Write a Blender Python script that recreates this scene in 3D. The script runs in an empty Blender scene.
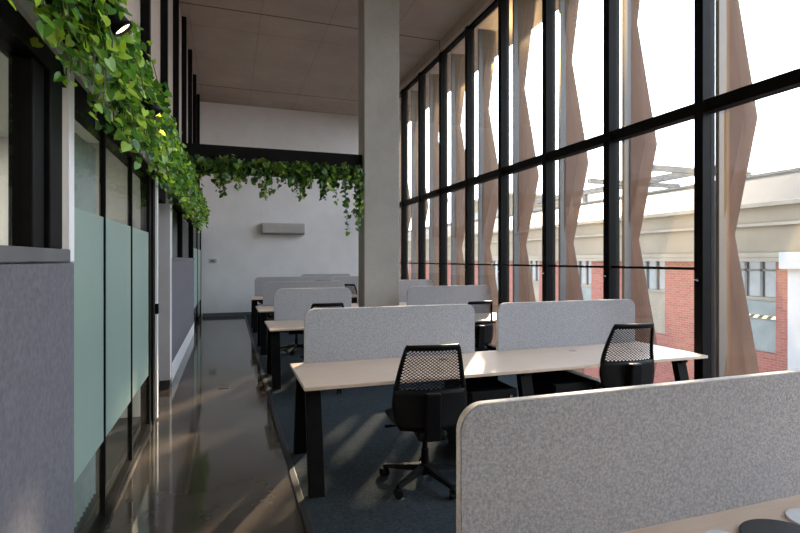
import bpy, bmesh, math, random
from mathutils import Vector, Matrix
R = random.Random(7)
PI = math.pi
S = bpy.context.scene
COL = S.collection

# ------------------------------------------------------------------ materials
def newmat(name):
    m = bpy.data.materials.new(name); m.use_nodes = True
    nt = m.node_tree
    for n in list(nt.nodes): nt.nodes.remove(n)
    out = nt.nodes.new('ShaderNodeOutputMaterial')
    return m, nt, out

def N(nt, typ, **kw):
    n = nt.nodes.new(typ)
    for k, v in kw.items(): setattr(n, k, v)
    return n

def setin(n, **kw):
    for k, v in kw.items(): n.inputs[k.replace('_', ' ')].default_value = v

def ramp(nt, src, stops):
    r = N(nt, 'ShaderNodeValToRGB')
    el = r.color_ramp.elements
    while len(el) < len(stops): el.new(0.5)
    for e, (p, c) in zip(el, stops):
        e.position = p; e.color = (*c, 1)
    nt.links.new(src, r.inputs[0])
    return r.outputs[0]

def coords(nt, scale=(1, 1, 1), obj=False):
    g = N(nt, 'ShaderNodeTexCoord')
    mp = N(nt, 'ShaderNodeMapping'); mp.inputs['Scale'].default_value = scale
    nt.links.new(g.outputs['Object'], mp.inputs[0])
    return mp.outputs[0]

def mat(name, c1, c2=None, rough=.5, scale=8, detail=4, metal=0, bump=0, bscale=None, spec=.5, stretch=(1, 1, 1),
        lo=.35, hi=.65, coat=0, rough2=None):
    m, nt, out = newmat(name)
    p = N(nt, 'ShaderNodeBsdfPrincipled')
    p.inputs['Roughness'].default_value = rough
    p.inputs['Metallic'].default_value = metal
    p.inputs['Specular IOR Level'].default_value = spec
    p.inputs['Coat Weight'].default_value = coat
    co = coords(nt, stretch)
    tx = N(nt, 'ShaderNodeTexNoise'); setin(tx, Scale=scale, Detail=detail)
    nt.links.new(co, tx.inputs[0])
    c2 = c2 or tuple(min(1, c * .85) for c in c1)
    nt.links.new(ramp(nt, tx.outputs[0], [(lo, c1), (hi, c2)]), p.inputs['Base Color'])
    if rough2 is not None:
        mr = N(nt, 'ShaderNodeMapRange'); setin(mr, To_Min=rough, To_Max=rough2)
        nt.links.new(tx.outputs[0], mr.inputs[0]); nt.links.new(mr.outputs[0], p.inputs['Roughness'])
    if bump:
        t2 = N(nt, 'ShaderNodeTexNoise'); setin(t2, Scale=bscale or scale * 4, Detail=3)
        nt.links.new(co, t2.inputs[0])
        b = N(nt, 'ShaderNodeBump'); setin(b, Strength=bump, Distance=.01)
        nt.links.new(t2.outputs[0], b.inputs['Height']); nt.links.new(b.outputs[0], p.inputs['Normal'])
    nt.links.new(p.outputs[0], out.inputs[0])
    return m

def glass(name, tint=(1, 1, 1), ior=1.35, rough=0.0, glare=0.0, glare_col=(1, .9, .75), edge=.6):
    m, nt, out = newmat(name)
    t = N(nt, 'ShaderNodeBsdfTransparent'); t.inputs[0].default_value = (*tint, 1)
    g = N(nt, 'ShaderNodeBsdfGlossy'); g.inputs['Roughness'].default_value = rough
    lw = N(nt, 'ShaderNodeLayerWeight'); lw.inputs[0].default_value = .5
    pw = N(nt, 'ShaderNodeMath', operation='POWER'); pw.inputs[1].default_value = 4; nt.links.new(lw.outputs['Facing'], pw.inputs[0])
    f = N(nt, 'ShaderNodeMapRange'); f.inputs['To Min'].default_value = ((ior - 1) / (ior + 1)) ** 2; f.inputs['To Max'].default_value = edge
    nt.links.new(pw.outputs[0], f.inputs[0])
    mx = N(nt, 'ShaderNodeMixShader')
    nt.links.new(f.outputs[0], mx.inputs[0]); nt.links.new(t.outputs[0], mx.inputs[1]); nt.links.new(g.outputs[0], mx.inputs[2])
    last = mx
    if glare:  # golden scatter mixed into the pane stands in for sun glare
        rf = N(nt, 'ShaderNodeBsdfRefraction'); rf.inputs[0].default_value = (1, .74, .36, 1); rf.inputs['Roughness'].default_value = 1.0; rf.inputs['IOR'].default_value = 1.03
        m3 = N(nt, 'ShaderNodeMixShader'); m3.inputs[0].default_value = .03
        nt.links.new(mx.outputs[0], m3.inputs[1]); nt.links.new(rf.outputs[0], m3.inputs[2]); mx = m3
        d = N(nt, 'ShaderNodeBsdfTranslucent'); d.inputs[0].default_value = (*glare_col, 1)
        m2 = N(nt, 'ShaderNodeMixShader'); m2.inputs[0].default_value = glare
        nt.links.new(mx.outputs[0], m2.inputs[1]); nt.links.new(d.outputs[0], m2.inputs[2])
        last = m2
    nt.links.new(last.outputs[0], out.inputs[0])
    return m

M = {}
M['felt'] = mat('felt', (.46, .465, .485), (.255, .26, .275), .95, 105, 9, bump=.25, bscale=220, spec=.15, lo=.3, hi=.72)
M['felt_edge'] = mat('felt_edge', (.75, .70, .66), (.62, .56, .51), .85, 80, spec=.2)
M['pinboard'] = mat('pinboard', (.17, .16, .17), (.125, .118, .128), .95, 45, 6, bump=.15, bscale=200, spec=.1, lo=.3, hi=.7)
M['laminate'] = mat('laminate', (.66, .505, .385), (.60, .455, .345), .38, 5, 5, stretch=(1, 9, 9), spec=.5)
M['edge_band'] = mat('edge_band', (.70, .58, .50), (.62, .51, .43), .4, 6)
M['black_metal'] = mat('black_metal', (.003, .003, .0035), (.005, .005, .0055), .5, 20, spec=.08)
M['black_frame'] = mat('black_frame', (.004, .0035, .0035), (.006, .0055, .005), .6, 10, spec=.1)
M['black_plastic'] = mat('black_plastic', (.004, .004, .0045), (.006, .006, .0065), .5, 40, spec=.14)
M['black_fabric'] = mat('black_fabric', (.024, .024, .026), (.036, .036, .038), .9, 90, bump=.2, bscale=300, spec=.2)
M['chrome'] = mat('chrome', (.75, .75, .75), None, .2, 10, metal=1)
M['white_paint'] = mat('white_paint', (.80, .79, .78), (.76, .75, .74), .55, 3, spec=.3)
M['wall_grey'] = mat('wall_grey', (.36, .35, .345), (.32, .315, .31), .6, 3)
M['sill_grey'] = mat('sill_grey', (.13, .125, .125), None, .6, 5, spec=.2)
M['light_grey'] = mat('light_grey', (.50, .48, .475), (.46, .44, .44), .55, 5)
M['white_trim'] = mat('white_trim', (.82, .80, .79), (.78, .76, .75), .4, 6)
M['grey_paint'] = mat('grey_paint', (.24, .23, .23), (.21, .20, .205), .55, 5)
M['white_plastic'] = mat('white_plastic', (.44, .42, .39), (.40, .385, .36), .35, 4)
M['tan_panel'] = mat('tan_panel', (.56, .46, .385), (.47, .385, .32), .35, 1.6, 5, stretch=(1, 1, .3))
M['dark_door'] = mat('dark_door', (.035, .033, .034), None, .4, 4)
M['curtain'] = mat('curtain', (.70, .70, .68), (.62, .62, .60), .9, 20)
M['carpet'] = mat('carpet', (.023, .029, .033), (.044, .053, .058), .97, 55, 8, bump=.6, bscale=260, spec=.08, lo=.3, hi=.7)
M['edge_strip'] = mat('edge_strip', (.02, .02, .022), None, .5, 20)
M['soil'] = mat('soil', (.03, .022, .016), None, .95, 30, bump=.5)
M['vine'] = mat('vine', (.09, .12, .03), (.12, .09, .04), .7, 20)
M['cream'] = mat('cream', (.165, .135, .10), (.125, .103, .077), .85, .7, 6, lo=.3, hi=.75, spec=.06)
M['pale_stone'] = mat('pale_stone', (.27, .265, .26), (.24, .235, .23), .8, 2, spec=.06)
M['cream_light'] = mat('cream_light', (.19, .163, .127), (.15, .128, .10), .8, .9, 5, spec=.06)
M['roof_metal'] = mat('roof_metal', (.045, .040, .035), (.033, .029, .026), .6, .6, 5, stretch=(1, 6, 1), spec=.06)
M['asphalt'] = mat('asphalt', (.16, .16, .16), (.11, .11, .11), .9, 2, 6, spec=.06)
M['grey_panel'] = mat('grey_panel', (.15, .165, .158), (.12, .132, .127), .6, 2, spec=.06)
M['dark_glass'] = mat('dark_glass', (.05, .06, .06), (.09, .10, .10), .08, 1.5, spec=.6)
M['steel_grey'] = mat('steel_grey', (.10, .095, .09), None, .5, 3, spec=.06)
M['hazard'] = None
M['dark_disc'] = mat('dark_disc', (.022, .022, .026), None, .5, 30)
M['white_disc'] = mat('white_disc', (.72, .72, .74), None, .45, 20)
M['skirting_dark'] = mat('skirting_dark', (.02, .02, .022), None, .4, 8)
M['skirting_grey'] = mat('skirting_grey', (.10, .11, .12), None, .5, 8)

# window glass (double layer: 2 faces per pane, warm scatter put in the glass to imitate sun glare)
M['glass'] = glass('window_glass', (.985, .985, .98), 1.22, 0, .006, (1, .86, .66))
M['glass_in'] = glass('partition_glass', (.80, .84, .82), 1.36, edge=.28)
def frosted():
    m, nt, out = newmat('frosted_film')
    d = N(nt, 'ShaderNodeBsdfPrincipled'); d.inputs['Roughness'].default_value = .32
    co = coords(nt); tx = N(nt, 'ShaderNodeTexNoise'); setin(tx, Scale=1.1, Detail=3); nt.links.new(co, tx.inputs[0])
    nt.links.new(ramp(nt, tx.outputs[0], [(.3, (.30, .39, .335)), (.7, (.345, .44, .38))]), d.inputs['Base Color'])
    t = N(nt, 'ShaderNodeBsdfTranslucent'); t.inputs[0].default_value = (.5, .64, .56, 1)
    mx = N(nt, 'ShaderNodeMixShader'); mx.inputs[0].default_value = .25
    nt.links.new(d.outputs[0], mx.inputs[1]); nt.links.new(t.outputs[0], mx.inputs[2]); nt.links.new(mx.outputs[0], out.inputs[0])
    return m
M['frost'] = frosted()

def concrete_floor():
    m, nt, out = newmat('polished_concrete')
    p = N(nt, 'ShaderNodeBsdfPrincipled')
    co = coords(nt)
    a = N(nt, 'ShaderNodeTexNoise'); setin(a, Scale=1.3, Detail=8, Roughness=.65); nt.links.new(co, a.inputs[0])
    b = N(nt, 'ShaderNodeTexNoise'); setin(b, Scale=40, Detail=4); nt.links.new(co, b.inputs[0])
    mix = N(nt, 'ShaderNodeMix', data_type='RGBA', blend_type='MULTIPLY'); mix.inputs[0].default_value = .12
    nt.links.new(ramp(nt, a.outputs[0], [(.3, (.050, .041, .033)), (.7, (.085, .070, .056))]), mix.inputs[6])
    nt.links.new(ramp(nt, b.outputs[0], [(.35, (.75, .75, .75)), (.65, (1, 1, 1))]), mix.inputs[7])
    nt.links.new(mix.outputs[2], p.inputs['Base Color'])
    mr = N(nt, 'ShaderNodeMapRange'); setin(mr, To_Min=.06, To_Max=.085)
    nt.links.new(a.outputs[0], mr.inputs[0]); nt.links.new(mr.outputs[0], p.inputs['Roughness'])
    p.inputs['Specular IOR Level'].default_value = .55
    nt.links.new(p.outputs[0], out.inputs[0])
    return m
M['floor'] = concrete_floor()

def concrete(name, c1, c2, joints=False, boards=False):
    m, nt, out = newmat(name)
    p = N(nt, 'ShaderNodeBsdfPrincipled'); p.inputs['Roughness'].default_value = .75; p.inputs['Specular IOR Level'].default_value = .3
    co = coords(nt)
    a = N(nt, 'ShaderNodeTexNoise'); setin(a, Scale=1.1, Detail=9, Roughness=.68); nt.links.new(co, a.inputs[0])
    col = ramp(nt, a.outputs[0], [(.28, c1), (.72, c2)])
    sp = N(nt, 'ShaderNodeTexNoise'); setin(sp, Scale=38, Detail=3); nt.links.new(co, sp.inputs[0])
    mm = N(nt, 'ShaderNodeMix', data_type='RGBA', blend_type='MULTIPLY'); mm.inputs[0].default_value = .6
    nt.links.new(col, mm.inputs[6]); nt.links.new(ramp(nt, sp.outputs[0], [(.28, (.7, .7, .7)), (.42, (1, 1, 1))]), mm.inputs[7])
    col = mm.outputs[2]
    if joints:
        sx = N(nt, 'ShaderNodeSeparateXYZ'); nt.links.new(co, sx.inputs[0])
        def line(src, off, period, width, depth, col):
            ad = N(nt, 'ShaderNodeMath', operation='ADD'); ad.inputs[1].default_value = off; nt.links.new(src, ad.inputs[0])
            dv = N(nt, 'ShaderNodeMath', operation='PINGPONG'); dv.inputs[1].default_value = period / 2; nt.links.new(ad.outputs[0], dv.inputs[0])
            lt = N(nt, 'ShaderNodeMath', operation='LESS_THAN'); lt.inputs[1].default_value = width; nt.links.new(dv.outputs[0], lt.inputs[0])
            ml = N(nt, 'ShaderNodeMath', operation='MULTIPLY'); ml.inputs[1].default_value = depth; nt.links.new(lt.outputs[0], ml.inputs[0])
            mx = N(nt, 'ShaderNodeMix', data_type='RGBA', blend_type='MULTIPLY'); mx.inputs[7].default_value = (.25, .23, .21, 1)
            nt.links.new(ml.outputs[0], mx.inputs[0]); nt.links.new(col, mx.inputs[6])
            return mx.outputs[2]
        col = line(sx.outputs['Y'], -9.25 + 42, 4.2, .018, 1, col)
        col = line(sx.outputs['Y'], -10.05 + 42, 4.2, .008, .45, col)
        col = line(sx.outputs['X'], -.55 + 12, 1.2, .007, .35, col)
    nt.links.new(col, p.inputs['Base Color'])
    b = N(nt, 'ShaderNodeBump'); setin(b, Strength=.15, Distance=.01); nt.links.new(sp.outputs[0], b.inputs['Height']); nt.links.new(b.outputs[0], p.inputs['Normal'])
    nt.links.new(p.outputs[0], out.inputs[0])
    return m
M['ceiling'] = concrete('ceiling_concrete', (.33, .262, .212), (.42, .338, .275), True)
M['column'] = concrete('column_concrete', (.33, .315, .28), (.43, .41, .37))

def brick():
    m, nt, out = newmat('red_brick')
    p = N(nt, 'ShaderNodeBsdfPrincipled'); p.inputs['Roughness'].default_value = .85; p.inputs['Specular IOR Level'].default_value = .06
    g = N(nt, 'ShaderNodeTexCoord')
    sx = N(nt, 'ShaderNodeSeparateXYZ'); cx = N(nt, 'ShaderNodeCombineXYZ'); ad = N(nt, 'ShaderNodeMath', operation='ADD')
    nt.links.new(g.outputs['Object'], sx.inputs[0])
    nt.links.new(sx.outputs['X'], ad.inputs[0]); nt.links.new(sx.outputs['Y'], ad.inputs[1])
    nt.links.new(ad.outputs[0], cx.inputs['X']); nt.links.new(sx.outputs['Z'], cx.inputs['Y'])
    b = N(nt, 'ShaderNodeTexBrick'); setin(b, Scale=1, Brick_Width=.24, Row_Height=.085, Mortar_Size=.008)
    b.inputs['Color1'].default_value = (.20, .066, .052, 1); b.inputs['Color2'].default_value = (.15, .05, .04, 1); b.inputs['Mortar'].default_value = (.17, .11, .09, 1)
    nt.links.new(cx.outputs[0], b.inputs[0]); nt.links.new(b.outputs[0], p.inputs['Base Color'])
    nt.links.new(p.outputs[0], out.inputs[0])
    return m
M['brick'] = brick()

def hazard():
    m, nt, out = newmat('striped_tape')
    p = N(nt, 'ShaderNodeBsdfPrincipled')
    w = N(nt, 'ShaderNodeTexWave', bands_direction='DIAGONAL'); setin(w, Scale=2.2)
    g = N(nt, 'ShaderNodeTexCoord'); nt.links.new(g.outputs['Object'], w.inputs[0])
    nt.links.new(ramp(nt, w.outputs[0], [(.48, (.02, .02, .02)), (.52, (.65, .50, .22))]), p.inputs['Base Color'])
    nt.links.new(p.outputs[0], out.inputs[0])
    return m
M['hazard'] = hazard()

def fin_mat():
    m, nt, out = newmat('perforated_terracotta')
    co = coords(nt, (1, 1, .25)); a = N(nt, 'ShaderNodeTexNoise'); setin(a, Scale=6, Detail=5); nt.links.new(co, a.inputs[0])
    col = ramp(nt, a.outputs[0], [(.3, (.12, .075, .058)), (.7, (.17, .108, .084))])
    d = N(nt, 'ShaderNodeBsdfDiffuse'); t = N(nt, 'ShaderNodeBsdfTranslucent'); tr = N(nt, 'ShaderNodeBsdfTransparent')
    nt.links.new(col, d.inputs[0]); nt.links.new(col, t.inputs[0])
    m1 = N(nt, 'ShaderNodeMixShader'); m1.inputs[0].default_value = .42
    nt.links.new(d.outputs[0], m1.inputs[1]); nt.links.new(t.outputs[0], m1.inputs[2])
    m2 = N(nt, 'ShaderNodeMixShader'); m2.inputs[0].default_value = .08
    nt.links.new(m1.outputs[0], m2.inputs[1]); nt.links.new(tr.outputs[0], m2.inputs[2]); nt.links.new(m2.outputs[0], out.inputs[0])
    return m
M['fin'] = fin_mat()
M['fin_post'] = mat('fin_post', (.055, .058, .064), None, .5, 5)

def leaf_mat(name, ca, cb, cc):
    m, nt, out = newmat(name)
    g = N(nt, 'ShaderNodeNewGeometry')
    col = ramp(nt, g.outputs['Random Per Island'], [(0, ca), (.55, cb), (1, cc)])
    p = N(nt, 'ShaderNodeBsdfPrincipled'); p.inputs['Roughness'].default_value = .32; p.inputs['Specular IOR Level'].default_value = .5
    nt.links.new(col, p.inputs['Base Color'])
    t = N(nt, 'ShaderNodeBsdfTranslucent')
    br = N(nt, 'ShaderNodeMix', data_type='RGBA', blend_type='MULTIPLY'); br.inputs[0].default_value = 1; br.inputs[7].default_value = (1.0, 1.0, .35, 1)
    nt.links.new(col, br.inputs[6]); nt.links.new(br.outputs[2], t.inputs[0])
    mx = N(nt, 'ShaderNodeMixShader'); mx.inputs[0].default_value = .38
    nt.links.new(p.outputs[0], mx.inputs[1]); nt.links.new(t.outputs[0], mx.inputs[2]); nt.links.new(mx.outputs[0], out.inputs[0])
    return m
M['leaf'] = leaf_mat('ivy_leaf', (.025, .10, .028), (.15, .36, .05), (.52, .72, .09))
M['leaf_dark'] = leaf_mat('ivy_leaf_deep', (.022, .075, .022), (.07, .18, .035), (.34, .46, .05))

def emit(name, c, s):
    m, nt, out = newmat(name)
    e = N(nt, 'ShaderNodeEmission'); e.inputs[0].default_value = (*c, 1); e.inputs[1].default_value = s
    nt.links.new(e.outputs[0], out.inputs[0]); return m
M['office_fill'] = emit('office_fill_glow', (1, .88, .76), 12)  # glow of the panels added to brighten the offices
M['lamp'] = emit('lamp_glow', (1, .66, .40), 3)

# ------------------------------------------------------------------ mesh helpers
def B(): return bmesh.new()

def box(bm, x0, x1, y0, y1, z0, z1, bev=0):
    r = bmesh.ops.create_cube(bm, size=1)
    vs = r['verts']
    bmesh.ops.scale(bm, vec=(abs(x1 - x0), abs(y1 - y0), abs(z1 - z0)), verts=vs)
    bmesh.ops.translate(bm, vec=((x0 + x1) / 2, (y0 + y1) / 2, (z0 + z1) / 2), verts=vs)
    if bev:
        es = list({e for v in vs for e in v.link_edges})
        bmesh.ops.bevel(bm, geom=es, offset=bev, segments=2, affect='EDGES', profile=.5)
    return bm

def hexa(bm, pts):
    """8 points: bottom loop of 4, top loop of 4"""
    v = [bm.verts.new(p) for p in pts]
    for f in ((3, 2, 1, 0), (4, 5, 6, 7), (0, 1, 5, 4), (1, 2, 6, 5), (2, 3, 7, 6), (3, 0, 4, 7)):
        bm.faces.new([v[i] for i in f])
    return bm

def tube(bm, pts, rad, seg=10, caps=True):
    pts = [Vector(p) for p in pts]
    rads = rad if isinstance(rad, (list, tuple)) else [rad] * len(pts)
    rings = []
    for i, p in enumerate(pts):
        t = (pts[min(i + 1, len(pts) - 1)] - pts[max(i - 1, 0)]).normalized()
        up = Vector((0, 0, 1)) if abs(t.z) < .95 else Vector((1, 0, 0))
        a = t.cross(up).normalized(); b = t.cross(a).normalized()
        rings.append([bm.verts.new(p + (a * math.cos(2 * PI * k / seg) + b * math.sin(2 * PI * k / seg)) * rads[i]) for k in range(seg)])
    for r0, r1 in zip(rings, rings[1:]):
        for k in range(seg):
            bm.faces.new((r0[k], r0[(k + 1) % seg], r1[(k + 1) % seg], r1[k]))
    if caps:
        bm.faces.new(rings[0][::-1]); bm.faces.new(rings[-1])
    return bm

def prism(bm, outline, axis, a0, a1):
    """extrude a 2D outline. axis 'Y': outline is (x,z); axis 'X': outline is (y,z); axis 'Z': (x,y)"""
    def P(q, a):
        return {'Y': (q[0], a, q[1]), 'X': (a, q[0], q[1]), 'Z': (q[0], q[1], a)}[axis]
    l0 = [bm.verts.new(P(q, a0)) for q in outline]; l1 = [bm.verts.new(P(q, a1)) for q in outline]
    n = len(outline)
    bm.faces.new(l0[::-1]); bm.faces.new(l1)
    for k in range(n):
        bm.faces.new((l0[k], l0[(k + 1) % n], l1[(k + 1) % n], l1[k]))
    return bm

def obj(name, bm, m, parent=None, smooth=False, bevel=0, loc=None):
    bmesh.ops.recalc_face_normals(bm, faces=bm.faces)
    me = bpy.data.meshes.new(name); bm.to_mesh(me); bm.free()
    me.materials.append(M[m] if isinstance(m, str) else m)
    if smooth:
        for p in me.polygons: p.use_smooth = True
    o = bpy.data.objects.new(name, me); COL.objects.link(o)
    if parent: o.parent = parent
    if loc: o.location = loc
    if bevel:
        b = o.modifiers.new('edge', 'BEVEL'); b.width = bevel; b.segments = 2; b.limit_method = 'ANGLE'
    return o

def empty(name, loc=(0, 0, 0), rz=0):
    o = bpy.data.objects.new(name, None); COL.objects.link(o); o.location = loc; o.rotation_euler = (0, 0, rz)
    o.empty_display_size = .1
    return o

def tag(o, label=None, cat=None, group=None, kind=None):
    if label: o['label'] = label
    if cat: o['category'] = cat
    if group: o['group'] = group
    if kind: o['kind'] = kind
    return o

def struct(name, bm, m, label, cat, **kw):
    return tag(obj(name, bm, m, **kw), label, cat, None, 'structure')

def copy_tree(o, parent=None):
    c = o.copy(); COL.objects.link(c)
    if parent: c.parent = parent
    for ch in list(o.children): copy_tree(ch, c)
    return c

# ------------------------------------------------------------------ room constants
XW = 4.08          # glazing line on the right
ZC = 5.88          # ceiling
YB = 14.88         # end wall
XL = -.70          # partition line on the left
Y0 = -2.0

# ------------------------------------------------------------------ floor, ceiling, end wall
struct('floor', box(B(), -5, 4.3, Y0, YB + .2, -.2, 0), 'floor', 'polished dark concrete corridor floor', 'floor')
struct('carpet', box(B(), .47, 3.98, Y0, YB, 0, .008), 'carpet', 'dark blue grey carpet under the rows of desks', 'carpet')
struct('trim_1', box(B(), .425, .47, Y0, YB, 0, .012, .003), 'edge_strip', 'dark edging strip between concrete corridor and carpet', 'trim')
struct('ceiling', box(B(), -.9, 3.95, Y0, YB + .2, ZC, ZC + .3), 'ceiling', 'high raw concrete ceiling with formwork joints', 'ceiling')
struct('wall_back', box(B(), -4.4, 4.4, YB, YB + .2, 0, ZC), 'white_paint', 'tall white end wall behind the desks', 'wall')
struct('baseboard_back', box(B(), -.66, 4.0, YB - .014, YB, 0.0, .10), 'skirting_grey', 'dark grey skirting along the white end wall', 'baseboard')
struct('wall_front', box(B(), -5, 4.4, Y0 - .2, Y0, 0, ZC), 'wall_grey', 'grey wall behind the viewer', 'wall')
# bulkhead above glazing, outside soffit
struct('trim_2', box(B(), 3.95, 4.2, Y0, YB, 5.70, ZC + .3), 'ceiling', 'brown bulkhead strip above the tall windows', 'trim')
struct('trim_3', box(B(), 3.98, 4.2, Y0, YB, 0, .10), 'black_frame', 'low black sill along the foot of the tall windows', 'trim')
struct('trim_4', box(B(), 4.2, 5.2, Y0, YB + 1, 5.72, 5.86), 'fin', 'brown soffit outside above the sun fins', 'trim')

# ------------------------------------------------------------------ tall windows on the right
NTH = ['first', 'second', 'third', 'fourth', 'fifth', 'sixth', 'seventh', 'eighth', 'ninth', 'tenth', 'eleventh', 'twelfth', 'thirteenth', 'fourteenth']
PITCH, YM0 = 1.177, 3.47
ZT, ZHEAD, ZRAIL = 2.94, 5.72, 1.487
n = 0
for i in range(-4, 10):
    ya = YM0 + PITCH * i
    yb = min(ya + PITCH, YB)
    n += 1
    w = empty(f'window_{n}', (XW, ya, 0)); tag(w, f'tall black framed glazed bay on the right, {NTH[9 - i]} from the white end wall', 'window', 'tall window bays', 'structure')
    L = yb - ya
    fr = B()
    box(fr, -.08, .07, -.045, .045, .10, ZHEAD, .004)
    obj('mullion', fr, 'black_frame', w)
    tr = B(); box(tr, -.06, .06, .045, L - .045, ZT - .055, ZT + .055, .004); obj('transom', tr, 'black_frame', w)
    hd = B(); box(hd, -.05, .05, .045, L - .045, ZHEAD - .06, ZHEAD); box(hd, -.05, .05, .045, L - .045, .10, .17); obj('window_frame', hd, 'black_frame', w)
    if i >= 0:
        rl = B(); box(rl, -.04, -.02, .045, L - .045, ZRAIL - .013, ZRAIL + .013); obj('glazing_bar', rl, 'black_frame', w)
    p = B(); box(p, .012, .024, .045, L - .045, .17, ZT - .055); obj('lower_pane', p, 'glass', w)
    p = B(); box(p, .012, .024, .045, L - .045, ZT + .055, ZHEAD - .06); obj('upper_pane', p, 'glass', w)
    lt = B(); box(lt, -.095, -.08, -.010, .010, 1.375, 1.395, .003); tube(lt, [(-.09, 0, 1.385), (-.09, .03, 1.386)], .005, 8); obj('latch', lt, 'chrome', w)

# ------------------------------------------------------------------ folded sun fins outside
def fin_mesh():
    bm = B()
    zs = [-3.2, -1.9, -.7, .5, 1.8, 2.9, 4.3, 5.72]
    ox = [.22, .40, .24, .43, .23, .42, .20, .36]
    oy = [.02, -.05, .03, -.06, .03, -.05, .02, -.03]
    t = .012
    A, C = [], []
    for z, x, y in zip(zs, ox, oy):
        A.append([bm.verts.new(q) for q in ((.02, -t, z), (x * .55, y * 1.3 - t, z), (x, y - t, z))])
        C.append([bm.verts.new(q) for q in ((.02, t, z), (x * .55, y * 1.3 + t, z), (x, y + t, z))])
    for k in range(len(zs) - 1):
        for j in range(2):
            bm.faces.new((A[k][j], A[k][j + 1], A[k + 1][j + 1], A[k + 1][j]))
            bm.faces.new((C[k][j], C[k + 1][j], C[k + 1][j + 1], C[k][j + 1]))
        bm.faces.new((A[k][2], C[k][2], C[k + 1][2], A[k + 1][2]))
        bm.faces.new((A[k][0], A[k + 1][0], C[k + 1][0], C[k][0]))
    for k in (0, len(zs) - 1):
        for j in range(2):
            bm.faces.new((A[k][j], C[k][j], C[k][j + 1], A[k][j + 1]))
    return bm
fin0 = None
ordn = ['nearest', 'second nearest', 'third nearest', 'fourth nearest', 'fifth nearest', 'sixth nearest', 'seventh nearest', 'eighth nearest', 'ninth nearest', 'tenth nearest']
k = 0
for i in range(0, 10):
    y = YM0 + .03 + PITCH * i
    if fin0 is None:
        f = fin0 = empty('sun_fin', (4.28, y, 0))
        obj('folded_plate', fin_mesh(), 'fin', f)
        obj('fixing_post', box(B(), -.015, .075, -.02, .02, -3.2, 5.72), 'fin_post', f)
    else:
        f = copy_tree(fin0); f.location = (4.28, y, 0)
    tag(f, f'folded terracotta sun fin outside the glazing, {ordn[k]} of its row', 'sun fin', 'sun fins outside the windows'); k += 1

# ------------------------------------------------------------------ left side partitions
def trimbox(name, m, label, *b, bev=0):
    return struct(name, box(B(), *b, bev), m, label, 'trim')

for lx, yy, wh in [(-2.6, 1.2, 'near office'), (-2.6, 4.2, 'middle office')]:  # out-of-view glowing panels, added to brighten the rooms behind the glass
    e = empty('office_fill_panel', (lx, yy, 2.7)); tag(e, 'added unseen fill light panel inside the ' + wh, 'fill light', 'added office fill lights')
    obj('frame', box(B(), -.32, .32, -.62, .62, -.03, 0), 'white_paint', e); obj('diffuser', box(B(), -.29, .29, -.59, .59, -.034, -.03), 'office_fill', e)
# upper wall above the partitions, rooms behind
struct('wall_left', box(B(), -.90, -.78, Y0, YB, 2.50, ZC), 'tan_panel', 'tan upper wall behind the black battens', 'wall')
struct('wall_office', box(B(), -4.4, -4.2, Y0, YB, 0, 2.7), 'white_paint', 'white far wall inside the glazed offices', 'wall')
struct('ceiling_office', box(B(), -4.4, -.90, Y0, YB, 2.7, 2.8), 'white_paint', 'white low ceiling inside the glazed offices', 'ceiling')
struct('wall_divider', box(B(), -4.2, -.80, 5.62, 5.74, 0, 2.7), 'white_paint', 'white dividing wall between the glazed offices', 'wall')
struct('wall_divider.001', box(B(), -4.2, -.80, 6.88, 7.0, 0, 2.7), 'white_paint', 'white dividing wall beside the recessed doorway', 'wall')
struct('floor_office', box(B(), -4.2, -.80, Y0, YB, 0, .01), 'edge_strip', 'dark carpet inside the glazed offices', 'floor')
tn = 5
for i in range(-2, 8):
    y = 3.85 + 1.49 * i
    t = struct(f'trim_{tn}', box(B(), -.78, -.70, y - .045, y + .045, 2.62, ZC, .004), 'black_frame',
               f'black vertical batten on the tan upper wall, {["first", "second", "third", "fourth", "fifth", "sixth", "seventh", "eighth", "ninth", "tenth"][7 - i]} from the end wall', 'batten')
    t['group'] = 'battens on the upper left wall'
    tn += 1

# dado units with pinboards
def dado(y0, y1, near):
    s = struct(f'wall_dado{"" if near else ".001"}', box(B(), -.80, -.70, y0, y1, 0, 1.56), 'grey_paint', 'low grey wall below the %s office window' % ('near' if near else 'far'), 'wall')
dado(Y0, 2.74, True)
dado(6.9, 11.6, False)
pb = obj('pinboard', box(B(), -.698, -.676, .6, 2.72, .25, 1.555, .004), 'pinboard'); tag(pb, 'large near grey felt pinboard filling the lower left corner', 'pinboard', 'pinboards along the corridor')
pb = obj('pinboard', box(B(), -.698, -.676, 6.98, 11.5, .25, 1.555, .004), 'pinboard'); tag(pb, 'far grey felt pinboard above the white skirting', 'pinboard', 'pinboards along the corridor')
struct('baseboard_left', box(B(), -.70, -.68, 6.98, 11.6, 0, .245, .003), 'white_trim', 'tall white skirting below the far pinboard', 'baseboard')
struct('baseboard_near', box(B(), -.70, -.68, Y0, 2.74, 0, .245, .003), 'white_trim', 'tall white skirting below the near pinboard', 'baseboard')
trimbox(f'trim_{tn}', 'sill_grey', 'grey sill over the near pinboard', -.80, -.665, Y0, 2.62, 1.56, 1.615, bev=.004); tn += 1
trimbox(f'trim_{tn}', 'sill_grey', 'grey sill over the far pinboard', -.80, -.67, 7.0, 11.6, 1.56, 1.60, bev=.004); tn += 1
# wall end at the far unit (grey) with dark foot
struct('wall_jamb', box(B(), -.80, -.67, 6.78, 6.98, .10, 2.5, .003), 'light_grey', 'light grey wall end beyond the recessed doorway', 'wall')
struct('baseboard_jamb', box(B(), -.79, -.672, 6.775, 6.99, 0, .10), 'skirting_dark', 'black foot of the grey wall end', 'baseboard')
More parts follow.
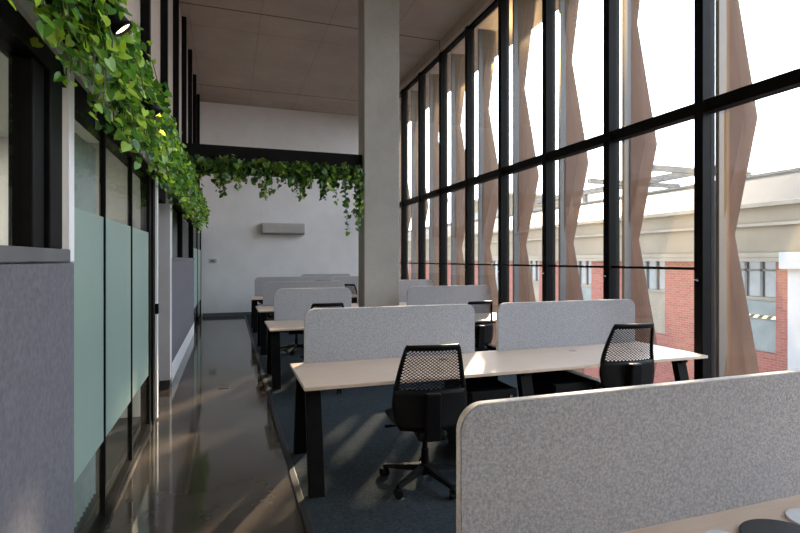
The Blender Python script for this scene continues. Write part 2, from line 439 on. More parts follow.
# header and white trim
def header(y0, y1, near):
    global tn
    trimbox(f'trim_{tn}', 'black_frame', 'black head frame over the %s glazing' % near, -.80, -.685, y0, y1, 2.34, 2.43, bev=.004); tn += 1
    trimbox(f'trim_{tn}', 'white_trim', 'white trim strip over the %s glazing' % near, -.80, -.665, y0, y1, 2.43, 2.50, bev=.003); tn += 1
header(Y0, 5.56, 'near')
header(6.98, YB, 'far')
trimbox(f'trim_{tn}', 'black_frame', 'black head panel over the recessed doorway', -.82, -.72, 5.56, 6.78, 2.25, 2.5); tn += 1

# near office window, above pinboard
def pane_window(num, y0, y1, z0, z1, label, jambs):
    w = empty(f'window_{num}', (-.72, y0, 0)); tag(w, label, 'window', None, 'structure')
    for (a, b, d0, d1) in jambs:
        obj('window_frame', box(B(), d0, d1, a - y0, b - y0, z0, z1, .006), 'black_frame', w)
    obj('pane', box(B(), -.026, -.014, 0, y1 - y0, z0, z1), 'glass_in', w)
    return w
n += 1
pane_window(n, Y0, 2.56, 1.615, 2.34, 'near office window with a wide black jamb above the pinboard', [(2.27, 2.40, -.06, .02), (2.40, 2.56, -.06, .04), (-1, -.9, -.06, .02), (.6, .68, -.06, .02)])
trimbox(f'trim_{tn}', 'white_trim', 'white upright post beside the near office window', -.75, -.675, 2.64, 2.72, 1.56, 2.43, bev=.003); tn += 1
n += 1
pane_window(n, 7.0, 11.6, 1.60, 2.34, 'far office window above the pinboard with white skirting', [(8.9, 9.02, -.06, .02), (11.4, 11.6, -.06, .03)])
trimbox(f'trim_{tn}', 'white_trim', 'thin white upright at the corner of the far office window', -.71, -.672, 6.99, 7.04, 1.56, 2.43, bev=.003); tn += 1

# full height glass partition, panels
def partition(num, y0, y1, label, post_after, far=False):
    w = empty(f'window_{num}', (XL, y0, 0)); tag(w, label, 'glass partition', 'full height glass partition panels', 'structure')
    L = y1 - y0
    obj('pane', box(B(), -.012, 0, 0.008, L - .008, .05, 2.34), 'glass_in', w)
    obj('frosted_band', box(B(), .001, .003, 0.008, L - .008, .50, 1.82), 'frost', w)
    obj('joint', box(B(), -.02, .012, L - post_after, L + .008, .05, 2.34), 'black_frame', w)
    obj('floor_track', box(B(), -.04, .02, 0, L + .008, 0, .05, .004), 'black_frame', w)
n += 1; partition(n, 2.75, 3.42, 'first full height glass partition with a frosted green band, beside the near pinboard', .012)
n += 1; partition(n, 3.43, 4.31, 'middle full height glass partition with a frosted green band', .012)
n += 1; partition(n, 4.32, 5.30, 'last near glass partition with a frosted green band, before the recessed doorway', .10)
trimbox(f'trim_{tn}', 'black_frame', 'black post where the near glass partition ends', -.78, -.67, 5.31, 5.44, 0, 2.5, bev=.004); tn += 1
d = empty('door_1', (-.70, 5.44, 0)); tag(d, 'edge of the recessed office door with a cream stile', 'door', None, 'structure')
obj('stile', box(B(), .0, .048, .01, .08, .02, 2.34, .003), 'white_trim', d)
obj('lock', box(B(), .01, .056, .004, .06, 1.04, 1.14, .004), 'black_metal', d)
struct('door_2', box(B(), -.92, -.86, 5.74, 6.88, 0.0, 2.5), 'dark_door', 'dark door set back in the recess', 'door')
n += 1; partition(n, 11.62, 13.1, 'far glass partition with frosted band, beyond the far pinboard', .06)
n += 1; partition(n, 13.11, 14.8, 'farthest glass partition with frosted band, against the white end wall', .12)

# pleated curtain in the near office
bm = B(); pts = []
for j in range(33):
    y = 3.36 + j * .0155
    pts.append((-.86 + .035 * math.sin(j * PI / 2), y))
th = .006
a = [[bm.verts.new((x, y, z)) for z in (.03, 2.3)] for x, y in pts]
b_ = [[bm.verts.new((x - th, y, z)) for z in (.03, 2.3)] for x, y in pts]
for j in range(len(pts) - 1):
    bm.faces.new((a[j][0], a[j + 1][0], a[j + 1][1], a[j][1])); bm.faces.new((b_[j][0], b_[j][1], b_[j + 1][1], b_[j + 1][0]))
tag(obj('curtain', bm, 'curtain', smooth=True), 'pale pleated curtain hanging behind the first glass partition', 'curtain')

# ------------------------------------------------------------------ column and beam
struct('concrete_column', box(B(), 1.94, 2.50, 7.42, 7.79, 0, ZC, .012), 'column', 'square raw concrete column rising to the ceiling', 'column')
bm = B(); box(bm, -.78, 1.94, 7.55, 7.57, 2.79, 3.17); box(bm, -.78, 1.94, 7.57, 7.69, 3.15, 3.17); box(bm, -.78, 1.94, 7.57, 7.69, 2.79, 2.81); box(bm, -.78, 1.94, 7.69, 7.71, 2.79, 3.17)
struct('steel_beam', bm, 'black_frame', 'black steel beam spanning from the left wall to the column', 'beam')

# ------------------------------------------------------------------ planters and trailing plants
tr = obj('plant_trough', box(B(), -.775, -.64, Y0 + 2.4, 11.3, 2.50, 2.64, .004), 'black_frame'); tag(tr, 'long black trough on the white trim, full of trailing greenery', 'planter')
tr = obj('plant_trough', box(B(), -.55, 1.90, 7.42, 7.545, 2.79, 2.89, .004), 'black_frame'); tag(tr, 'black trough fixed along the front of the steel beam', 'planter')

LEAF = [(0, 0, 0), (.34, -.16, .05), (.50, .12, .08), (.42, .48, .06), (.18, .82, .02), (0, 1.0, -.04), (-.18, .82, .02), (-.42, .48, .06), (-.50, .12, .08), (-.34, -.16, .05), (0, .45, -.04)]
def plant(name, origin, nv, spread, reach, drop, up, leafm, size, outdir, label, group, rnd, droplen=(.12, .5), xmax=9):
    """vines rise out of the trough, arch over its lip in outdir and trail down"""
    e = empty(name, origin); tag(e, label, 'plant', group)
    vb = B(); verts, faces = [], []
    along = Vector((-outdir[1], outdir[0], 0)); out = Vector((*outdir, 0))
    def leaf(p, nrm, s):
        if p.x + origin[0] > xmax - s: return
        nrm = nrm.normalized()
        tip = Vector((rnd.uniform(-.6, .6), rnd.uniform(-.6, .6), -1.0 + rnd.uniform(0, .9)))
        tip = (tip - nrm * tip.dot(nrm))
        if tip.length < .05: tip = along.copy()
        tip.normalize(); sd = tip.cross(nrm)
        b0 = len(verts); c = rnd.uniform(-.8, 1.6)
        for (x, y, z) in LEAF:
            verts.append(p + sd * x * s * .92 + tip * y * s + nrm * (z * c) * s)
        for q in range(10):
            faces.append((b0 + 10, b0 + q, b0 + (q + 1) % 10))
    for v in range(nv):
        s0 = rnd.uniform(-spread, spread)
        p = along * s0 + out * rnd.uniform(-.02, .03) + Vector((0, 0, .02))
        d = out * rnd.uniform(.2, 1) * reach + along * rnd.uniform(-.5, .5) * .3 + Vector((0, 0, rnd.uniform(.05, 1) * up))
        ln = rnd.uniform(*droplen) if rnd.random() < .75 else droplen[1] * rnd.uniform(.9, 1.35)
        step = .045; path = [p.copy()]; tot = 0; dirv = d.normalized()
        L = d.length + ln
        while tot < L:
            g = min(1, tot / max(.05, d.length)) 
            dirv = (dirv + Vector((rnd.uniform(-.25, .25), rnd.uniform(-.25, .25), -.10 - .55 * g * drop))).normalized()
            p = p + dirv * step; tot += step
            if p.x + origin[0] > xmax - .02: break
            path.append(p.copy())
            if p.dot(out) < -.02: p -= out * (p.dot(out) + .02)
            for _ in range(2 if rnd.random() < .6 else 1):
                q = p + Vector((rnd.uniform(-.035, .035), rnd.uniform(-.035, .035), rnd.uniform(-.03, .03)))
                nr = out * rnd.uniform(.1, 1.2) + Vector((0, 0, rnd.uniform(.0, 1.1))) + along * rnd.uniform(-1.2, 1.0)
                leaf(q, nr, size * rnd.uniform(.45, 1.3))
        tube(vb, path[::2] if len(path) > 4 else path, .0025, 4, False)
    obj('vines', vb, 'vine', e)
    me = bpy.data.meshes.new('leaves'); me.from_pydata(verts, [], faces); me.materials.append(M[leafm])
    for pl in me.polygons: pl.use_smooth = False
    o = bpy.data.objects.new('leaves', me); COL.objects.link(o); o.parent = e
    return e
ys = [1.25, 1.8, 2.35, 2.9, 3.5, 4.1, 4.75, 5.4, 6.1, 6.8, 7.6, 8.5, 9.5, 10.5]
where = ['nearest the viewer, over the near office window', 'second along the ledge from the viewer', 'above the white upright post', 'above the first glass partition', 'above the joint of the first two glass partitions',
         'above the middle glass partition', 'above the last near glass partition', 'above the black post at the end of the near glazing', 'above the recessed doorway', 'above the grey wall end',
         'beside the left end of the steel beam', 'above the far office window, first beyond the beam', 'above the far office window, second beyond the beam', 'farthest along the ledge, near the end wall']
for i, (y, wh) in enumerate(zip(ys, where)):
    rn = random.Random(100 + i)
    plant('trailing_plant', (-.63, y, 2.62), 60 if i < 10 else 70, .34 if i < 7 else .46, .15, 1, .15, 'leaf', .046, (1, 0),
          'bright green trailing plant ' + wh, 'trailing plants on the left ledge', rn, (.06, .34))
bx = [-.25, .2, .65, 1.1, 1.48, 1.78]
bw = ['leftmost', 'second from the left', 'third from the left', 'fourth from the left', 'fifth from the left', 'rightmost, against the concrete column']
for i, (x, wh) in enumerate(zip(bx, bw)):
    rn = random.Random(300 + i)
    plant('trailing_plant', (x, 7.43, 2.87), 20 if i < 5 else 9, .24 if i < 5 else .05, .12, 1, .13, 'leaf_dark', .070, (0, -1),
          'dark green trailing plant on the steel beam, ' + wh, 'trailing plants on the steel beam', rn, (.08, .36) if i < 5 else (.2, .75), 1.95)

# spotlights among the plants
def spotlight(loc, label, rz):
    e = empty('spotlight', loc, rz); tag(e, label, 'spotlight', 'black spotlights among the plants')
    bm = B(); d = Vector((.65, .12, -.75)).normalized()
    pts = [(-d * .07), (-d * .066), Vector((0, 0, 0)), d * .055]
    tube(bm, pts, [.014, .030, .034, .037], 20, True); obj('lamp_body', bm, 'black_metal', e, True)
    bm = B(); tube(bm, [d * .0555, d * .0570], [.031, .031], 20); obj('lens', bm, 'lamp', e)
    bm = B(); tube(bm, [d * .052, d * .066], [.038, .038], 20, False); obj('hood', bm, 'black_metal', e)
    bm = B(); tube(bm, [(0, 0, 0), (-.05, -.01, .07), (-.38, -.02, .17)], .008, 8); obj('arm', bm, 'black_metal', e)
    ld = bpy.data.lights.new('spot_beam', 'SPOT'); ld.energy = 7; ld.color = (1, .78, .55); ld.spot_size = 1.5; ld.spot_blend = 1; ld.shadow_soft_size = .05
    lo = bpy.data.objects.new('spot_beam', ld); COL.objects.link(lo); lo.parent = e; lo.location = d * .075
    lo.rotation_euler = d.to_track_quat('-Z', 'Y').to_euler()
spotlight((-.40, 2.06, 2.45), 'larger black spotlight glowing among the leaves near the top edge', 0)
spotlight((-.41, 3.10, 2.42), 'smaller black spotlight farther along the plants', 0)

# ------------------------------------------------------------------ end wall fittings
a = empty('air_conditioner', (1.49, YB, 2.28)); tag(a, 'long white wall mounted air conditioner on the end wall', 'air conditioner')
bm = B(); prism(bm, [(0, .0), (-.17, .0), (-.22, .05), (-.22, .24), (-.17, .32), (0, .32)], 'X', -.59, .59); obj('casing', bm, 'white_plastic', a, bevel=.01)
bm = B(); box(bm, -.53, .53, -.205, -.165, -.004, .02); obj('air_outlet', bm, 'grey_panel', a)
s = empty('thermostat', (-.40, YB, 1.53)); tag(s, 'small white thermostat plate low on the end wall', 'thermostat')
obj('plate', box(B(), -.10, .10, -.015, 0, -.06, .06, .004), 'white_plastic', s); obj('display', box(B(), -.05, .05, -.019, -.015, -.025, .025), 'grey_panel', s)
fb = empty('floor_box', (-.05, 6.6, 0)); tag(fb, 'small dark floor outlet in the concrete corridor', 'floor outlet')
obj('cover', box(B(), -.06, .06, -.05, .05, 0, .006, .002), 'skirting_dark', fb)

# ------------------------------------------------------------------ desks
def leg_frame(e, x, yf, yb, outer):
    """A-frame pair of flat legs in the desk's depth direction, at local x"""
    for (yt, yo, nm) in ((yf + .17, yf + .005, 'leg'), (yb - .17, yb - .02, 'leg')):
        w = .052; t = .032
        bm = B()
        hexa(bm, [(x - w, yo - t, .008), (x + w, yo - t, .008), (x + w, yo + t, .008), (x - w, yo + t, .008),
                  (x - w, yt - t, .69), (x + w, yt - t, .69), (x + w, yt + t, .69), (x - w, yt + t, .69)])
        obj(nm, bm, 'black_metal', e, bevel=.004)
    bm = B(); box(bm, x - .04, x + .04, yf + .10, yb - .10, .655, .70, .004); obj('leg_brace', bm, 'black_metal', e)

def desk(x0, x1, yf, yb, label, grom=True):
    e = empty('bench_desk', (x0, yf, 0)); tag(e, label, 'desk', 'rows of bench desks')
    L, D = x1 - x0, yb - yf
    obj('desktop', box(B(), 0, L, 0, D, .705, .73, .003), 'laminate', e)
    leg_frame(e, .08, 0, D, True); leg_frame(e, L - .16, 0, D, True)
    if L > 2: leg_frame(e, L / 2, 0, D, False)
    bm = B(); box(bm, .10, L - .16, D * .5 - .03, D * .5 + .03, .65, .70); box(bm, .10, L - .16, D * .28 - .025, D * .28 + .025, .66, .70); obj('crossbar', bm, 'black_metal', e)
    bm = B(); box(bm, .3, L - .3, D - .22, D - .06, .56, .575); box(bm, .3, L - .3, D - .22, D - .212, .575, .64); box(bm, .3, L - .3, D - .068, D - .06, .575, .705); obj('cable_tray', bm, 'black_metal', e)
    if grom:
        for gx in (L * .35, L * .72):
            bm = B(); tube(bm, [(gx, D - .26, .730), (gx, D - .26, .734)], .035, 20); obj('cable_grommet', bm, 'chrome', e)
    return e
XD0, XD1 = .474, 3.985
desk(XD0 + .02, XD1, .44, 1.32, 'pale wooden bench desk under the large near screen')
desk(XD0, XD1, 3.358, 4.18, 'pale wooden bench desk in the middle row, with two black chairs')
desk(XD0, XD1 - .02, 6.29, 7.19, 'pale wooden bench desk just in front of the concrete column')
desk(XD0, XD1 - .02, 8.60, 9.54, 'pale wooden bench desk in the first row beyond the column')
desk(XD0, XD1 - .02, 11.30, 12.12, 'pale wooden bench desk in the second row beyond the column')
desk(1.85, 3.40, 13.46, 14.24, 'pale short desk in the last row, close to the end wall', False)

def screen(x0, x1, y, z1, label, r=.10, big=False):
    t = .034
    e = empty('desk_screen', ((x0 + x1) / 2, y, .73)); tag(e, label, 'desk screen', 'grey felt desk screens')
    w, h = (x1 - x0) / 2, z1 - .73
    def outline(o):
        P = [(-w + o, 0), (w - o, 0)]
        for k in range(9):
            a = k / 8 * PI / 2; P.append((w - r + (r - o) * math.cos(a), h - r + (r - o) * math.sin(a)))
        for k in range(9):
            a = PI / 2 + k / 8 * PI / 2; P.append((-w + r + (r - o) * math.cos(a), h - r + (r - o) * math.sin(a)))
        return P
    obj('edge_core', prism(B(), outline(0), 'Y', -t / 2 + .005, t / 2 - .005), 'felt_edge', e)
    obj('felt_face', prism(B(), outline(.003), 'Y', -t / 2, -t / 2 + .0049), 'felt', e)
    obj('felt_face', prism(B(), outline(.003), 'Y', t / 2 - .0049, t / 2), 'felt', e)
    return e
ZS = 1.169
screen(.603, 2.75, 1.282, ZS, 'large near grey felt screen along the bottom right of the view', .075)
screen(.585, 2.115, 4.157, ZS, 'grey felt screen on the left half of the middle desk', .085)
screen(2.35, 3.93, 4.157, ZS, 'grey felt screen on the right half of the middle desk, by the windows', .085)
screen(.60, 1.68, 7.16, ZS, 'grey felt screen left of the concrete column', .10)
screen(2.53, 3.93, 7.16, ZS, 'grey felt screen right of the concrete column, by the windows', .10)
screen(.60, 2.10, 9.51, ZS, 'grey felt screen in the first row beyond the column, on the corridor side', .10)
screen(2.35, 3.92, 9.51, ZS, 'grey felt screen in the first row beyond the column, by the windows', .10)
screen(.575, 2.10, 12.08, ZS, 'grey felt screen in the second row beyond the column, on the corridor side', .10)
screen(2.35, 3.92, 12.08, ZS, 'grey felt screen in the second row beyond the column, by the windows', .10)
screen(1.90, 3.32, 14.2, ZS, 'grey felt screen on the last desk close to the end wall', .10)

# pedestals under middle desk
def pedestal(x, y, label):
    e = empty('drawer_pedestal', (x, y, .008)); tag(e, label, 'drawer unit', 'black drawer units under the middle desk')
    obj('cabinet_body', box(B(), -.20, .20, 0, .50, .05, .55, .004), 'black_plastic', e)
    for k in range(3):
        dz = .06 + k * .165
        d = obj('drawer', box(B(), -.195, .195, -.018, 0, dz, dz + .155, .004), 'black_plastic', e)
        if k == 2:
            bm = B(); tube(bm, [(.14, -.018, dz + .11), (.14, -.026, dz + .11)], .012, 12); obj('lock', bm, 'chrome', d)
    for sx in (-.16, .16):
        for sy in (.05, .45):
            bm = B(); tube(bm, [(sx - .012, sy, .025), (sx + .012, sy, .025)], .025, 12); obj('castor', bm, 'black_plastic', e)
pedestal(1.95, 3.50, 'black drawer unit under the middle desk, nearer the corridor')
pedestal(2.70, 3.50, 'black drawer unit under the middle desk, nearer the windows')

# items on near desk
def disc(name, m, x, y, rx, ry, h, label, cat, group):
    bm = B(); tube(bm, [(0, 0, 0), (0, 0, h * .85), (0, 0, h)], [1, 1, .97], 40)
    bmesh.ops.scale(bm, vec=(rx, ry, 1), verts=bm.verts)
    o = obj(name, bm, m, loc=(x, y, .73)); tag(o, label, cat, group); return o
disc('coaster', 'white_disc', 1.775, 1.115, .075, .075, .010, 'round white pad on the near desk, by the right edge', 'coaster', 'white pads on the near desk')
disc('coaster', 'white_disc', 1.40, 1.125, .05, .05, .010, 'round white pad on the near desk, left of the dark mat', 'coaster', 'white pads on the near desk')
disc('round_mat', 'dark_disc', 1.575, 1.05, .130, .130, .012, 'round black mat between the white pads on the near desk', 'mat', None)

# ------------------------------------------------------------------ task chairs
PHI = .12
def make_chair():
    e = empty('task_chair')
    # seat cushion: superellipse grid, waterfall front
    bm = B(); nu, nv = 16, 16; top, bot = [], []
    def sq(u, v):
        a = math.atan2(v, u); rr = max(abs(u), abs(v))
        k = rr * (abs(math.cos(a)) ** 4 + abs(math.sin(a)) ** 4) ** -.25
        return k * math.cos(a), k * math.sin(a), rr
    for i in range(nu + 1):
        rt, rb = [], []
        for j in range(nv + 1):
            u, v = -1 + 2 * i / nu, -1 + 2 * j / nv
            x, y, rr = sq(u, v)
            wx = .262 + .01 * y
            ed = rr ** 6
            rt.append(bm.verts.new((x * wx, y * .235 + .03, .485 - .028 * ed - .015 * max(0, y) ** 3 + .012 * x * x)))
            rb.append(bm.verts.new((x * wx * (.97), y * .23 + .03, (.405 + .045 * ed))) if 0 < i < nu and 0 < j < nv else rt[-1])
        top.append(rt); bot.append(rb)
    for i in range(nu):
        for j in range(nv):
            bm.faces.new((top[i][j], top[i + 1][j], top[i + 1][j + 1], top[i][j + 1]))
            q = [bot[i][j], bot[i][j + 1], bot[i + 1][j + 1], bot[i + 1][j]]
            try: bm.faces.new(q)
            except ValueError: pass
    obj('seat', bm, 'black_fabric', e, True)
    # backrest : outline half-width by height, gentle curve
    ZB0, ZB1 = .46, 1.035
    def hw(z):
        t = (z - ZB0) / (ZB1 - ZB0)
        pts = [(0, .205), (.12, .242), (.30, .258), (.5, .245), (.75, .216), (.96, .188), (1, .175)]
        for (a, b), (c, d) in zip(pts, pts[1:]):
            if t <= c: return b + (d - b) * (t - a) / (c - a)
        return pts[-1][1]
    def P(s, t):
        z = ZB0 + (ZB1 - ZB0) * t
        x = s * hw(z)
        y = -.215 - .035 * t + .05 * s * s * (1 - .3 * t) - .06 * max(0, t - .55) + .03 * math.sin(t * PI) - .02 * max(0, .2 - t)
        return Vector((x, y, z))
    # perforated upper net of diamonds
    bm = B(); nx, nz = 28, 26; V = {}
    t0, t1 = .46, .94; s1 = .90
    def vt(i, j):
        if (i, j) not in V: V[(i, j)] = bm.verts.new(P(-s1 + 2 * s1 * i / nx, t0 + (t1 - t0) * j / nz))
        return V[(i, j)]
    dia = []
    for j in range(0, nz + 1):
        for i in range(0, nx + 1):
            if (i + j) % 2 == 1:
                c = [(i - 1, j), (i, j - 1), (i + 1, j), (i, j + 1)]
                c = [q for q in c if 0 <= q[0] <= nx and 0 <= q[1] <= nz]
                vs = [vt(*q) for q in c]
                if len(c) == 4: dia.append(bm.faces.new(vs))
                elif len(c) == 3: bm.faces.new(vs)
    r = bmesh.ops.inset_individual(bm, faces=dia, thickness=.0064, use_even_offset=True)
    bmesh.ops.delete(bm, geom=dia, context='FACES_ONLY')
    nb = obj('perforated_back', bm, 'black_plastic', e)
    sd = nb.modifiers.new('thick', 'SOLIDIFY'); sd.thickness = .006; sd.offset = 0
    # rim frame and solid lower shell
    bm = B()
    def strip(fn, na, nb_):
        g = [[bm.verts.new(fn(a / na, b / nb_)) for b in range(nb_ + 1)] for a in range(na + 1)]
        for a in range(na):
            for b in range(nb_): bm.faces.new((g[a][b], g[a + 1][b], g[a + 1][b + 1], g[a][b + 1]))
    strip(lambda a, b: P(-1 + 2 * a, b * t0), 18, 8)
    strip(lambda a, b: P(-1 + 2 * a, t1 + (1 - t1) * b), 18, 2)
    strip(lambda a, b: P(-1 + (1 - s1) * b, t0 + (t1 - t0) * a), 12, 2)
    strip(lambda a, b: P(s1 + (1 - s1) * b, t0 + (t1 - t0) * a), 12, 2)
    bmesh.ops.remove_doubles(bm, verts=bm.verts, dist=.0004)
    bs = obj('back_shell', bm, 'black_plastic', e, True)
    sd = bs.modifiers.new('thick', 'SOLIDIFY'); sd.thickness = .018; sd.offset = 0
    # spine housing behind the back
    bm = B(); hexa(bm, [(-.055, -.262, .40), (.055, -.262, .40), (.055, -.215, .40), (-.055, -.215, .40), (-.050, -.290, .72), (.050, -.290, .72), (.052, -.235, .72), (-.052, -.235, .72)])
    obj('spine', bm, 'black_plastic', e, bevel=.012)
    bm = B(); box(bm, -.10, .10, -.255, .10, .37, .435, .02); obj('tilt_mechanism', bm, 'black_plastic', e)
    bm = B(); tube(bm, [(-.09, .03, .40), (-.26, .06, .385)], .007, 8); tube(bm, [(-.225, .055, .388), (-.275, .063, .384)], .011, 8); obj('lever', bm, 'black_plastic', e)
    bm = B(); tube(bm, [(0, 0, .10), (0, 0, .24)], .027, 14); tube(bm, [(0, 0, .24), (0, 0, .39)], .018, 14); obj('gas_column', bm, 'black_metal', e)
    bm = B(); tube(bm, [(0, 0, .065), (0, 0, .135)], [.045, .04], 16)
    for k in range(5):
        a = 2 * PI * k / 5 + PHI; c, s = math.cos(a), math.sin(a); nx_, ny_ = -s, c
        def q(r, w, z): return (c * r + nx_ * w, s * r + ny_ * w, z)
        hexa(bm, [q(.02, -.026, .085), q(.31, -.016, .062), q(.31, .016, .062), q(.02, .026, .085), q(.02, -.022, .130), q(.31, -.012, .085), q(.31, .012, .085), q(.02, .022, .130)])
    obj('star_base', bm, 'black_plastic', e)
    for k in range(5):
        a = 2 * PI * k / 5 + PHI; c, s = math.cos(a), math.sin(a)
        bm = B()
        ca, sa = math.cos(a + .9), math.sin(a + .9)
        for sg in (-1, 1):
            o0 = Vector((c * .305, s * .305, .030)); dx = Vector((ca, sa, 0))
            tube(bm, [o0 + dx * sg * .008, o0 + dx * sg * .026], .030, 16)
        tube(bm, [(c * .305, s * .305, .03), (c * .305, s * .305, .066)], .009, 8)
        obj('castor', bm, 'black_plastic', e)
    return e
chair0 = make_chair()
def place_chair(x, y, rz, label, back=0, first=[True]):
    c = chair0 if first[0] else copy_tree(chair0); first[0] = False
    c.location = (x, y, .008); c.rotation_euler = (0, 0, rz)
    tag(c, label, 'chair', 'black task chairs')
    if back:
        for ch in c.children:
            if ch.name.split('.')[0] in ('perforated_back', 'back_shell', 'spine'): ch.location.z += back
    return c
place_chair(1.31, 3.33, -.16, 'black task chair at the left half of the middle desk, whole base in view', -.03)
place_chair(3.10, 3.50, -.08, 'black task chair at the right half of the middle desk, by the windows', .045)
place_chair(3.07, 6.15, .12, 'black task chair seen through the gap between the two middle screens', .02)
place_chair(1.10, 6.12, .0, 'black task chair with only its top showing above the middle left screen', .05)
place_chair(1.10, 8.75, .5, 'black task chair under the desk just beyond the column row, only castors in view', 0)
place_chair(2.56, 11.0, -.55, 'black task chair half hidden by the left edge of the concrete column', .03)
place_chair(1.98, 11.35, .0, 'black task chair tip peeking over the first screen beyond the column', .10)
place_chair(1.00, 13.7, .0, 'black task chair tip peeking over the farthest corridor side screen', .10)

# ------------------------------------------------------------------ outside: street and brick building
struct('street', box(B(), 4.9, 120, -60, 160, -4.4, -4.2), 'asphalt', 'grey street below the windows', 'street')
XF = 16.0
bl = empty('brick_building', (XF, 0, -4.2)); tag(bl, 'long low brick and cream building with grey roof across the street', 'building')
Z = lambda z: z + 4.2
YA, YE = -12, 95
bm = B(); box(bm, .35, 8, YA, YE, 0, Z(1.5)); obj('rear_wall', bm, 'grey_panel', bl)
bm = B(); box(bm, 0, 8, YA, YE, Z(1.75), Z(3.30)); obj('parapet_wall', bm, 'cream', bl)
bm = B(); box(bm, -.28, .1, YA, YE, Z(1.50), Z(1.62)); box(bm, -.18, .1, YA, YE, Z(1.62), Z(1.78)); obj('string_course', bm, 'cream_light', bl, bevel=.01)
bm = B(); box(bm, -.14, .0, YA, YE, Z(2.62), Z(2.72)); box(bm, -.22, .3, YA, YE, Z(3.22), Z(3.36)); obj('cornice', bm, 'cream_light', bl, bevel=.01)
bm = B(); hexa(bm, [(0, YA, Z(3.36)), (8, YA, Z(3.36)), (8, YE, Z(3.36)), (0, YE, Z(3.36)), (3.0, YA, Z(4.72)), (5.0, YA, Z(4.72)), (5.0, YE, Z(4.72)), (3.0, YE, Z(4.72))]); obj('roof', bm, 'roof_metal', bl)
bm = B(); box(bm, 2.9, 3.1, YA, YE, Z(4.70), Z(4.80)); obj('ridge_cap', bm, 'steel_grey', bl)
bm = B(); box(bm, -.03, .35, YA, YE, 0, Z(-1.35)); obj('brick_plinth', bm, 'brick', bl)
y = 6.85; per = 4.2
kk = 0
yy = .2
while yy < 60:
    # a pier and a bay per period: pier yy..yy+2.55, bay yy+2.55..yy+4.2
    bm = B(); box(bm, 0, .35, yy, yy + 2.55, Z(-1.35), Z(1.5)); obj('brick_pier', bm, 'brick', bl)
    w = obj('window_surround', box(B(), .10, .2, yy + 2.55, yy + 4.2, Z(.28), Z(.38)), 'cream_light', bl)
    fr = B()
    for q in (0, .52, 1.04, 1.57): box(fr, .16, .24, yy + 2.55 + q, yy + 2.63 + q, Z(.38), Z(1.5))
    box(fr, .16, .24, yy + 2.55, yy + 4.2, Z(1.2), Z(1.26))
    obj('window_sash', fr, 'steel_grey', w)
    obj('pane', box(B(), .22, .26, yy + 2.55, yy + 4.2, Z(.38), Z(1.5)), 'dark_glass', w)
    obj('spandrel_panel', box(B(), .14, .34, yy + 2.55, yy + 4.2, Z(-1.35), Z(.28)), 'grey_panel' if kk % 2 == 0 else 'cream_light', bl)
    if kk == 2: obj('striped_band', box(B(), .08, .14, yy + 2.55, yy + 4.2, Z(-.30), Z(-.20)), 'hazard', bl)
    yy += per; kk += 1
# white pillar at the street front
wp = empty('white_pillar', (15.3, 9.91, -4.2)); tag(wp, 'white square pillar with a flat cap in front of the brick building', 'pillar')
obj('shaft', box(B(), -.25, .25, -.25, .25, 0, Z(1.3), .01), 'pale_stone', wp); obj('cap', box(B(), -.40, .40, -.40, .40, Z(1.3), Z(1.78), .02), 'pale_stone', wp)
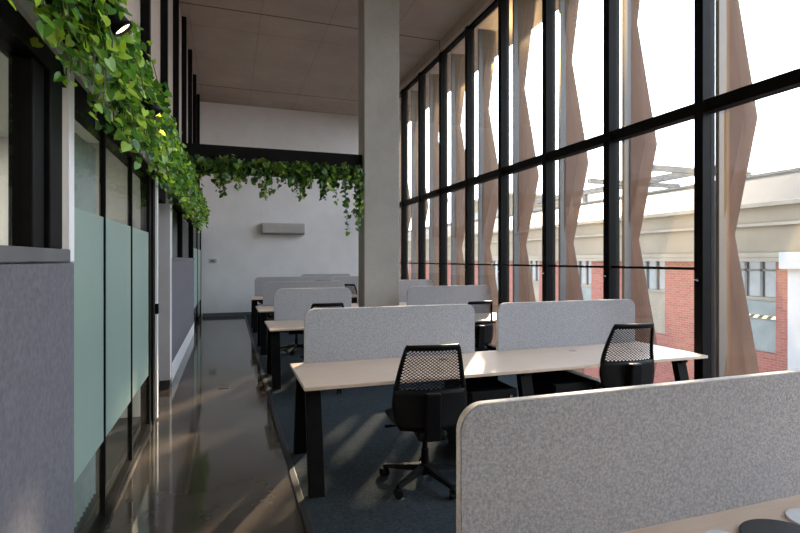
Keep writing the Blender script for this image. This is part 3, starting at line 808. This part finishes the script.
# steel frame on the roof
sf = empty('roof_frame', (20.5, 17.6, .22)); tag(sf, 'grey steel frame standing on the grey roof across the street', 'steel frame')
for yy in (0, 4, 8, 12): obj('post', box(B(), -.12, .12, yy - .12, yy + .12, 3.6, 5.25), 'steel_grey', sf)
obj('long_beam', box(B(), -.15, .15, -.6, 13, 5.25, 5.55), 'steel_grey', sf); obj('cross_beam', box(B(), -3, 3, -.1, .1, 5.25, 5.5), 'steel_grey', sf); obj('cross_beam', box(B(), -3, 3, 3.9, 4.1, 5.25, 5.5), 'steel_grey', sf); obj('long_beam', box(B(), -.10, .10, -.6, 13, 4.55, 4.75), 'steel_grey', sf)
for k_, (yy, sz, h) in enumerate([(34, 8, 7.5), (47, 10, 10), (62, 12, 8)]):
    nm = ['pale low block rising behind the long roof, nearest of the far blocks', 'tall pale block farther along behind the long roof', 'wide pale block at the far end of the street'][k_]
    b2 = empty('far_block', (26 + k_ * 1.5, yy, -4.2)); tag(b2, nm, 'building', 'pale far buildings')
    obj('wall', box(B(), 0, 8, 0, sz, 0, h + 2.5), 'cream', b2)
    obj('roof_edge', box(B(), -.15, 8.1, -.1, sz + .1, h + 2.5, h + 2.8), 'cream_light', b2)
    for q in range(int(sz // 2.4)):
        obj('window', box(B(), -.04, .05, .8 + q * 2.4, 2.0 + q * 2.4, h - .6, h + 1.2), 'dark_glass', b2)

# ------------------------------------------------------------------ light
W = bpy.data.worlds.new('sky'); S.world = W; W.use_nodes = True
nt = W.node_tree
for nn in list(nt.nodes): nt.nodes.remove(nn)
wo = nt.nodes.new('ShaderNodeOutputWorld'); bg = nt.nodes.new('ShaderNodeBackground')
tc = nt.nodes.new('ShaderNodeTexCoord'); sx = nt.nodes.new('ShaderNodeSeparateXYZ'); nt.links.new(tc.outputs['Generated'], sx.inputs[0])
nt.links.new(ramp(nt, sx.outputs['Z'], [(0, (.88, .93, 1.0)), (.25, (.78, .88, 1)), (.8, (.58, .75, 1))]), bg.inputs[0])
bg.inputs[1].default_value = 2.9
nt.links.new(bg.outputs[0], wo.inputs[0])
sd = bpy.data.lights.new('sun', 'SUN'); sd.energy = 8.5; sd.color = (1, .82, .6); sd.angle = math.radians(1.5)
so = bpy.data.objects.new('sun', sd); COL.objects.link(so)
SUN = Vector((math.sin(math.radians(31.8)) * 1.03, math.cos(math.radians(31.8)) * 1.03, .474)).normalized()
so.rotation_euler = (-SUN).to_track_quat('-Z', 'Y').to_euler(); so.location = SUN * 40

# ------------------------------------------------------------------ camera
cd = bpy.data.cameras.new('camera'); cam = bpy.data.objects.new('camera', cd); COL.objects.link(cam)
cd.sensor_width = 36; cd.lens = 508.67 * 36 / 800; cd.shift_y = -6.94 / 800; cd.clip_start = .05; cd.clip_end = 400
cam.location = (0, 0, 1.57); cam.rotation_euler = (PI / 2, 0, -.326)
S.camera = cam
S.view_settings.view_transform = 'Standard'; S.view_settings.look = 'None'; S.view_settings.gamma = 1
S.view_settings.use_curve_mapping = False
S.view_settings.exposure = 1.42
S.cycles.use_denoising = True
S.cycles.max_bounces = 10; S.cycles.diffuse_bounces = 5; S.cycles.glossy_bounces = 5; S.cycles.transparent_max_bounces = 24; S.cycles.transmission_bounces = 6
S.cycles.caustics_reflective = False; S.cycles.caustics_refractive = False
S.cycles.sample_clamp_indirect = 6
